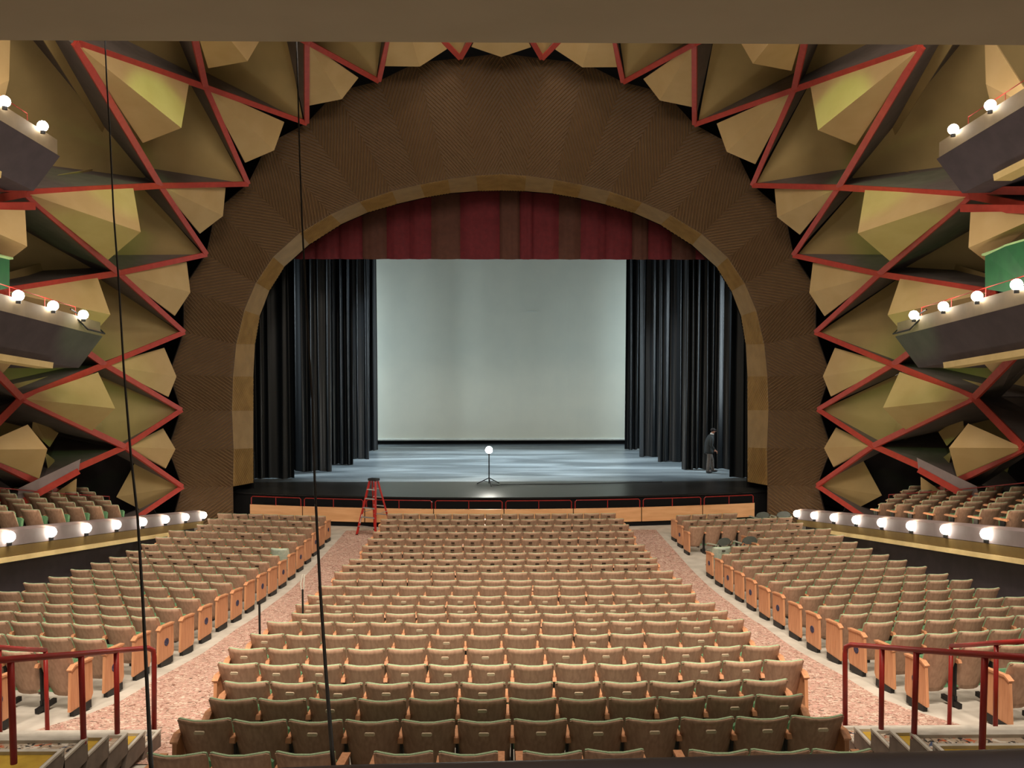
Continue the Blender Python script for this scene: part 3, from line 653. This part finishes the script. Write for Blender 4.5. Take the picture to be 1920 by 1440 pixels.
b = MB(); n = 14; b.add([(-.005, .06*math.cos(2*math.pi*k/n)+.13, .06*math.sin(2*math.pi*k/n)+.37) for k in range(n)]+[(.005, .06*math.cos(2*math.pi*k/n)+.13, .06*math.sin(2*math.pi*k/n)+.37) for k in range(n)], [tuple(range(n))[::-1], tuple(range(n, 2*n))]+[(k, (k+1) % n, (k+1) % n+n, k+n) for k in range(n)]); me_emb = b.mesh('emblem', [M['emblem']])
SEATS = []   # dict(x,y,z,rz,sx,label,group,plate,ends,pale)
XL = [(-3.53, 3.54, 14), (-3.60, 3.66, 14), (-3.5, 3.68, 13), (-3.56, 3.68, 14), (-3.56, 3.56, 14), (-3.56, 3.68, 14), (-3.42, 3.66, 14), (-3.56, 3.66, 14), (-3.56, 3.51, 14), (-3.55, 3.67, 14), (-3.40, 3.66, 14), (-3.5, 3.66, 14), (-3.49, 3.53, 14), (-3.49, 3.65, 14), (-3.33, 3.62, 14), (-3.47, 3.62, 14), (-3.45, 3.45, 14), (-3.45, 3.55, 14), (-3.29, 3.54, 14), (-2.95, 3.06, 12), (-2.83, 2.95, 12), (-2.86, 3.05, 12)]
for i, (a, c, n) in enumerate(XL):
    p = (c-a)/n; R = 64
    for j in range(n):
        x = a+p*(j+.5); y = ROWD[i]+x*x/(2*R)
        SEATS.append(dict(x=x, y=y, z=fz(ROWD[i]), rz=-x/R*-1 if False else x/R*.6, sx=p/.5*1.0, label='plywood-backed green theatre seat, centre block, row %s from the bottom, %s seat from left' % (ORD[22-i], ORD[j]),
            group='centre block seats', plate=(i >= 12 and random.random() < .55, i <= 8), ends=(j == 0, j == n-1), emb=i % 3 == 1, pale=False))
for j, x in enumerate([-2.54, -2.05, -1.54, -.77, -.26, .40, .89, 1.71, 2.2, 2.69]):
    SEATS.append(dict(x=x, y=ROWD[22], z=fz(ROWD[22]), rz=0, sx=.98, label='plywood-backed green theatre seat, centre block, bottom row at picture edge, %s from left' % ORD[j],
        group='centre block seats', plate=(False, False), ends=(x in (-2.54, -.77, .40, 1.71), x in (-1.54, -.26, .89, 2.69)), emb=False, pale=False))
for s, sn in ((-1, 'left'), (1, 'right')):
    for k in range(-1, 18):
        y0 = 10.28+.868*k; x0 = 5.28; a = math.radians(8.5)
        if k == -1: x0 = 5.85; y0 = 9.5
        nn = 8 if k < 15 else 7
        for j in range(nn):
            if s == 1 and k in (13, 14) and j < 3: continue
            if k == 17 and s == 1 and j > 3: continue
            r = .03+.5*(j+.5); x = s*(x0+r*math.cos(a)); y = y0+r*math.sin(a)-.1
            if abs(x) > 9.15: continue
            first = j == 0 or (s == 1 and k in (13, 14) and j == 3)
            SEATS.append(dict(x=x, y=y, z=fz(y0+r*math.sin(a)*.3), rz=s*a, sx=.98, label='plywood-backed green theatre seat, %s block, row %s from the bottom, %s seat from aisle' % (sn, ORD[k+1], ORD[j]),
                group='%s block seats' % sn, plate=(False, k > 9 and random.random() < .5), ends=(first and s == 1, first and s == -1), emb=k % 2 == (0 if s == 1 else 1), pale=(k == 12 and j == 0)))
    for k in range(10):      # seats on the side terraces
        y0 = 13.2+.92*k; a = math.radians(43)
        for j in range(5):
            r = .5*(j+.5); x = s*(10.05+r*math.cos(a)); y = y0+r*math.sin(a)
            SEATS.append(dict(x=x, y=y, z=zl(y0)-.42+.16*(abs(x)-9.8), rz=s*.22, sx=.98, label='theatre seat on the raised %s terrace behind the ledge' % sn, group='%s terrace seats' % sn, plate=(False, False), ends=(False, False), emb=False, pale=False, terr=True))
def vis_key(q): return math.hypot(q['x'], q['y'], ) + (8 if q['x'] and abs(q['x'])/max(q['y'], .1) > .64 else 0)
SEATS.sort(key=vis_key)
near, far = SEATS[:300], SEATS[300:]
LOWER = {}
for q in near:
    t = thing('theatre_seat', q['label'], 'seat', (q['x'], q['y'], q['z']), q['rz'], q['group']); t.scale = (q['sx'], 1, 1)
    t.rotation_euler = (random.uniform(-.015, .015), 0, q['rz']+random.uniform(-.012, .012))
    bk = obj('back_panel', me_back_pale if q['pale'] else me_back, t)
    obj('back_cushion', me_cush, t); obj('seat_cushion', me_seat, t)
    if q['plate'][0]: obj('number_plate', me_plp, bk)
    elif q['plate'][1]: obj('number_plate', me_pld, bk)
    if q['ends'][0]:
        e = obj('end_panel', me_end, t, (-.255, 0, 0)); obj('arm_cap', me_cap, e); obj('end_foot', me_foot, e)
        if q['emb']: obj('emblem', me_emb, e, (-.022, 0, 0))
    else:
        obj('armrest', me_arm, t, (-.25, 0, 0)); obj('support_bracket', me_std, t, (-.25, 0, 0))
    if q['ends'][1]:
        e = obj('end_panel', me_end, t, (.255, 0, 0)); obj('arm_cap', me_cap, e); obj('end_foot', me_foot, e)
        if q['emb']: obj('emblem', me_emb, e, (.022, 0, 0))
mats = []; V = []; Fc = []; MI = []; SM = []
def addm(me, mw):
    m0 = me.materials[0]
    if m0 not in mats: mats.append(m0)
    k = mats.index(m0); b0 = len(V); V.extend(tuple(mw@v.co) for v in me.vertices)
    for p in me.polygons: Fc.append(tuple(i+b0 for i in p.vertices)); MI.append(k); SM.append(p.use_smooth)
for q in far:
    mw = Matrix.Translation((q['x'], q['y'], q['z']))@Matrix.Rotation(q['rz']+random.uniform(-.012, .012), 4, 'Z')@Matrix.Diagonal((q['sx'], 1, 1, 1))
    addm(me_back_pale if q['pale'] else me_back, mw); addm(me_cush, mw); addm(me_seat, mw)
    if q['plate'][0]: addm(me_plp, mw)
    elif q['plate'][1]: addm(me_pld, mw)
    for e, sg in ((0, -1), (1, 1)):
        if q['ends'][e]:
            me_t = mw@Matrix.Translation((.255*sg, 0, 0)); addm(me_end, me_t); addm(me_cap, me_t); addm(me_foot, me_t)
            if q['emb']: addm(me_emb, mw@Matrix.Translation((.277*sg, 0, 0)))
        elif e == 0: addm(me_arm, mw@Matrix.Translation((-.25, 0, 0))); addm(me_std, mw@Matrix.Translation((-.25, 0, 0)))
me = mesh('distant_seats', V, Fc, mats, MI); me.polygons.foreach_set('use_smooth', SM)
o = obj('distant_seats', me); o['kind'] = 'stuff'; tag(o, 'rows of plywood and green theatre seats further towards the stage', 'seats')
# ------------------------------------------------------------------ folding chairs
def folding(x, y, rz, label):
    t = thing('folding_chair', label, 'chair', (x, y, fz(y)), rz, 'folding chairs')
    b = MB(); n = 14; b.slab([(.22*math.cos(a), -.17, .70+.11*math.sin(a)) for a in [2*math.pi*k/n for k in range(n)]], (0, 1, 0), .02); fixn(b.build('backrest', [M['chairgrey']], t))
    b = MB(); b.box((0, .05, .44), (.40, .40, .04)); b.build('seat', [M['paleseat']], t)
    for sx in (-1, 1):
        b = MB(); b.tube([(.23*sx, -.2, .72), (.23*sx, .28, .01)], .013, 6); b.build('leg', [M['chairgrey']], t)
        b = MB(); b.tube([(.23*sx, .22, .42), (.23*sx, -.22, .01)], .013, 6); b.build('leg', [M['chairgrey']], t)
        b = MB(); b.bar((.25*sx, -.16, .64), (.26*sx, .2, .62), .05, .025, (0, 0, 1)); b.build('armrest', [M['paleseat']], t)
folding(5.85, 21.9, .5, 'grey folding chair nearest the aisle in the right block gap')
folding(6.62, 22.1, .3, 'grey folding chair further from aisle in the right block gap')
folding(8.1, 25.6, .2, 'grey folding chair in dark front corner near pillar, left one')
folding(8.8, 25.7, .1, 'grey folding chair in dark front corner under ledge end bulb')
# ------------------------------------------------------------------ aisle hand posts
for px, py, y, lab in ((568, 1170, 13.3, 'slim black aisle post with pale looped handle beside centre block'), (487, 1190, 11.6, 'short slim black aisle post beside centre block, nearer camera')):
    p = P(px, py, y); zb_ = fz(y); t = thing('aisle_post', lab, 'post', (p.x, y, zb_))
    ztop = P(px, 1105 if px == 568 else 1130, y).z-zb_
    b = MB(); b.tube([(0, 0, 0), (0, 0, ztop)], .016, 8); b.build('pole', [M['black_metal']], t)
    if px == 568:
        b = MB(); b.tube([(-.02, 0, ztop), (-.03, 0, ztop+.08), (.0, .02, ztop+.24), (.03, .02, ztop+.23), (.02, 0, ztop+.1), (.02, 0, ztop)], .012, 6); b.build('handle', [M['nosing']], t)
    b = MB(); b.tube([(0, 0, 0), (0, 0, .02)], .07, 12); b.build('base_plate', [M['black_metal']], t)
# ------------------------------------------------------------------ near stairs with red handrails
for s, sn in ((-1, 'left'), (1, 'right')):
    X = 3.74; t = thing('staircase', 'short stair with yellow and patterned treads at the %s corner' % sn, 'stairs')
    base = fz(8.95)
    for k in range(9):
        y1 = 8.97-.395*min(k, 5)-.52*max(0, k-5); run = .395 if k < 5 else .52; y0 = y1-run; z = base+.165*(min(k, 4)+1)+.09*max(0, k-4)
        xo = 7.5
        b = MB(); b.box(((X+xo)/2*s, (y0+y1)/2, z-.02), (xo-X-.04, run, .04)); b.build('tread', [M['carpet_stair'] if k % 2 == 0 else M['yellow']], t)
        b = MB(); b.box(((X+xo)/2*s, y1-.02, z+.005), (xo-X, .045, .05)); b.build('nosing', [M['nosing']], t)
        b = MB(); b.box(((X+xo)/2*s, y1-.03, z-.1), (xo-X-.05, .02, .16)); b.build('riser', [M['stringer']], t)
        # stringer: saw-tooth side piece
        xx = X*s; th = .05*s
        b = MB(); prof = [(y1, z+.02), (y1, z-.17), (y0-.1, z-.17-.0), (y0, z+.02)]
        b.add([(xx+e, y, zz) for e in (0, th) for y, zz in prof], [(0, 1, 2, 3), (7, 6, 5, 4)]+[(i, i+4, (i+1) % 4+4, (i+1) % 4) for i in range(4)]); fixn(b.build('stringer', [M['stringer']], t))
        b = MB(); b.bar((xx+.01*s, y1, z+.03), (xx+.01*s, y0, z+.03), .03, .02, (0, 0, 1)); b.build('edge_trim', [M['nosing']], t)
        b = MB(); b.box((xx+.08*s, (y0+y1)/2-.05, (z-.15)/1-.3), (.08, .5, .7)); b.build('side_panel', [M['stringer']], t)
    def rail(name, label, pts, posts, r=.028):
        tt = thing(name, label, 'handrail')
        b = MB(); b.tube(pts, r, 10); b.build('top_rail', [M['red_rail']], tt, True)
        for (p, q) in posts: b = MB(); b.tube([p, q], r*.92, 10); b.build('post', [M['red_rail']], tt, True)
    m = lambda v: mirr(v, -s)
    pts = [P(289, 1375, 9.05), P(289, 1232, 9.05), P(287, 1219, 9.03), P(277, 1215, 8.96), P(218, 1220, 8.18), P(153, 1226, 7.36), P(22, 1236, 6.49), P(-150, 1250, 5.67)]
    posts = [(P(218, 1220, 8.18), P(220, 1384, 8.18)), (P(152, 1226, 7.36), P(157, 1395, 7.36)), (P(20, 1236, 6.49), P(26, 1432, 6.49))]
    rail('stair_handrail', 'red tubular handrail on the aisle side of the %s stairs' % sn, [m(v) for v in pts], [(m(a), m(b_)) for a, b_ in posts])
    pts = [P(85, 1219, 9.5), P(40, 1217, 9.0), P(0, 1214, 8.6), P(-60, 1211, 8.1)]
    posts = [(P(85, 1219, 9.5), P(89, 1374, 9.5)), (P(-2, 1214, 8.6), P(0, 1390, 8.6))]
    rail('stair_handrail', 'red tubular handrail on the seat side of the %s stairs' % sn, [m(v) for v in pts], [(m(a), m(b_)) for a, b_ in posts], .026)
# ------------------------------------------------------------------ balcony front rail by the camera
b = MB(); r = .035
pts = [P(120, 1505, 1.32), P(400, 1489, 1.32), P(640, 1478, 1.32), P(960, 1470, 1.32), P(1280, 1463, 1.32), P(1600, 1456, 1.30), P(1920, 1448, 1.28), P(2150, 1442, 1.25)]
b.tube(pts, r, 20); tag(b.build('balcony_rail', [M['rail_grey']], None, True), 'smooth grey balcony rail across the bottom of picture', 'rail')
# hanging cords
for lab, pp in (('left thin black cord hanging from ceiling edge', [(197, 74), (200, 150), (206, 250), (213, 400), (222, 520), (232, 690), (245, 850), (258, 970), (268, 1130), (276, 1290), (283, 1430), (286, 1475)]),
                ('right thin black cord hanging from ceiling edge', [(556, 74), (559, 180), (562, 300), (567, 430), (576, 600), (586, 760), (590, 900), (600, 1100), (611, 1260), (622, 1400), (628, 1470)])):
    n = len(pp); b = MB(); b.tube([P(x, y, 5.05-(3.6*((y-74)/1400))) for x, y in pp], .0048, 6)
    tag(b.build('hanging_cord', [M['black_metal']], None, True), lab, 'cord')
# ------------------------------------------------------------------ person on the stage
pp = P(1330, 885, 33.2)
person = thing('person', 'person in dark jacket and grey trousers walking on stage, head bowed', 'person', (pp.x, 33.2, ZS+.01), 0)
def skin(name, verts, edges, rad, m, parent, root=0, sub=2, loc=None):
    me = bpy.data.meshes.new(name); me.from_pydata(verts, edges, []); me.materials.append(m)
    o = obj(name, me, parent); md = o.modifiers.new('skin', 'SKIN'); 
    for i, v in enumerate(me.skin_vertices[0].data if me.skin_vertices else []): pass
    return o, md
def skinbody(name, pts, edges, m, parent, root=0, sub=2):
    me = bpy.data.meshes.new(name); bm = bmesh.new(); lay = bm.verts.layers.skin.verify()
    vv = []
    for i, (p, r) in enumerate(pts):
        v = bm.verts.new(p); v[lay].radius = r if isinstance(r, tuple) else (r, r); v[lay].use_root = (i == root); vv.append(v)
    for a, c in edges: bm.edges.new((vv[a], vv[c]))
    bm.to_mesh(me); bm.free(); me.materials.append(m)
    o = obj(name, me, parent); md = o.modifiers.new('skin', 'SKIN'); md.use_smooth_shade = True
    s_ = o.modifiers.new('sub', 'SUBSURF'); s_.levels = sub; s_.render_levels = sub
    return o
# faces +x (right of picture); x forward, y across (negative toward camera)
hip = [((-.02, 0, .94), (.15, .12)), ((-.03, 0, 1.10), (.14, .115)), ((.0, 0, 1.28), (.16, .125)), ((.03, 0, 1.44), (.14, .11)), ((.07, 0, 1.54), .055), ((.11, -.0, 1.60), .05), ((.15, 0, 1.68), (.085, .078)), ((.16, 0, 1.76), (.07, .07)),
       ((-.02, -.10, .88), .085), ((-.05, -.10, .50), .058), ((-.09, -.10, .10), .038), ((.05, -.10, .04), .032),
       ((.0, .10, .88), .085), ((.13, .10, .50), .058), ((.16, .11, .11), .038), ((.29, .11, .06), .032),
       ((.03, -.19, 1.42), .055), ((.0, -.25, 1.15), .043), ((.15, -.24, .95), .03), ((.03, .19, 1.42), .055), ((.02, .25, 1.14), .043), ((.17, .23, .96), .03),
       ((.20, -.235, .90), (.038, .02)), ((.22, .23, .91), (.038, .02))]
ed = [(0, 1), (1, 2), (2, 3), (3, 4), (4, 5), (5, 6), (6, 7), (0, 8), (8, 9), (9, 10), (10, 11), (0, 12), (12, 13), (13, 14), (14, 15), (3, 16), (16, 17), (17, 18), (18, 22), (3, 19), (19, 20), (20, 21), (21, 23)]
for side, hi in ((-1, 22), (1, 23)):
    hx, hy, hz = hip[hi][0]
    for f in range(4):
        a0 = len(hip); ln = (.032, .036, .034, .027)[f]; oy = (f-1.5)*.018
        hip.append(((hx+.035, hy+oy*.5, hz-.035+.004*f), .0085)); hip.append(((hx+.035+ln*.6, hy+oy, hz-.035-ln*.8), .008)); hip.append(((hx+.025+ln*.3, hy+oy, hz-.04-ln*1.5), .007))
        ed += [(hi, a0), (a0, a0+1), (a0+1, a0+2)]
    a0 = len(hip); hip.append(((hx+.045, hy-.02*side, hz+.0), .009)); hip.append(((hx+.07, hy-.03*side, hz-.03), .008)); ed += [(hi, a0), (a0, a0+1)]
body = skinbody('body', hip, ed, M['skin'], person)
# face details (child of person)
b = MB(); b.sphere((.245, 0, 1.68), .016, 8, 6, sc=(1.2, .8, 1.2)); b.build('nose', [M['skin']], person, True)
for sy in (-1, 1):
    b = MB(); b.sphere((.222, sy*.032, 1.705), .011, 8, 6); b.build('eye', [M['shoe']], person, True)
    b = MB(); b.sphere((.145, sy*.08, 1.685), .024, 8, 6, sc=(.7, .4, 1.1)); b.build('ear', [M['skin']], person, True)
b = MB(); b.sphere((.228, 0, 1.643), .018, 8, 6, sc=(.5, 1, .3)); b.build('mouth', [M['shoe']], person, True)
b = MB(); b.sphere((.135, 0, 1.735), .098, 16, 10, sc=(1.08, .95, .82)); b.box((.235, 0, 1.745), (.07, .13, .014)); b.build('cap', [M['hair']], person, True)
b = MB(); b.tube([(.085, 0, 1.545), (.11, 0, 1.60)], .076, 14); b.build('collar', [M['collar']], person, True)
def loft(b, rings, n=16, cap=True):    # rings: (x, y, z, rx, ry)
    vs = [(x+rx*math.cos(2*math.pi*k/n), y+ry*math.sin(2*math.pi*k/n), z) for (x, y, z, rx, ry) in rings for k in range(n)]
    fs = [(i*n+k, i*n+(k+1) % n, (i+1)*n+(k+1) % n, (i+1)*n+k) for i in range(len(rings)-1) for k in range(n)]
    if cap: fs += [tuple(range(n))[::-1], tuple((len(rings)-1)*n+k for k in range(n))]
    b.add(vs, fs)
b = MB()
loft(b, [(-.03, 0, .80, .185, .205), (-.035, 0, .90, .18, .20), (-.045, 0, 1.06, .165, .185), (-.02, 0, 1.22, .175, .20), (.01, 0, 1.36, .165, .215), (.03, 0, 1.44, .14, .20), (.05, 0, 1.50, .12, .145), (.075, 0, 1.56, .095, .10)])
for sy, el, wr in ((-1, (.0, -.26, 1.14), (.135, -.245, .975)), (1, (.02, .26, 1.13), (.15, .235, .985))):
    b.tube([(.03, sy*.13, 1.44), (.03, sy*.19, 1.41), (.02, sy*.225, 1.30), el, ((el[0]+wr[0])/2, (el[1]+wr[1])/2, (el[2]+wr[2])/2-.01), wr], [.075, .08, .074, .062, .055, .05], 12)
fixn(b.build('jacket', [M['jacket']], person, True))
b = MB()
loft(b, [(-.01, 0, .76, .13, .16), (-.02, 0, .84, .155, .175), (-.03, 0, .96, .15, .165), (-.03, 0, 1.02, .14, .155)])
for sy, pts in ((-1, [(-.015, -.085, .84), (-.035, -.10, .66), (-.05, -.10, .50), (-.07, -.10, .30), (-.092, -.10, .07)]), (1, [(.0, .085, .84), (.07, .10, .66), (.12, .10, .50), (.14, .11, .30), (.155, .11, .08)])):
    b.tube(pts, [.105, .098, .082, .078, .072], 12)
fixn(b.build('trousers', [M['trousers']], person, True))
for x, y, z in ((-.06, -.10, .045), (.20, .11, .06)):
    b = MB(); b.sphere((x+.03, y, z), .055, 12, 8, sc=(2.5, .9, .85)); b.build('shoe', [M['shoe']], person, True)
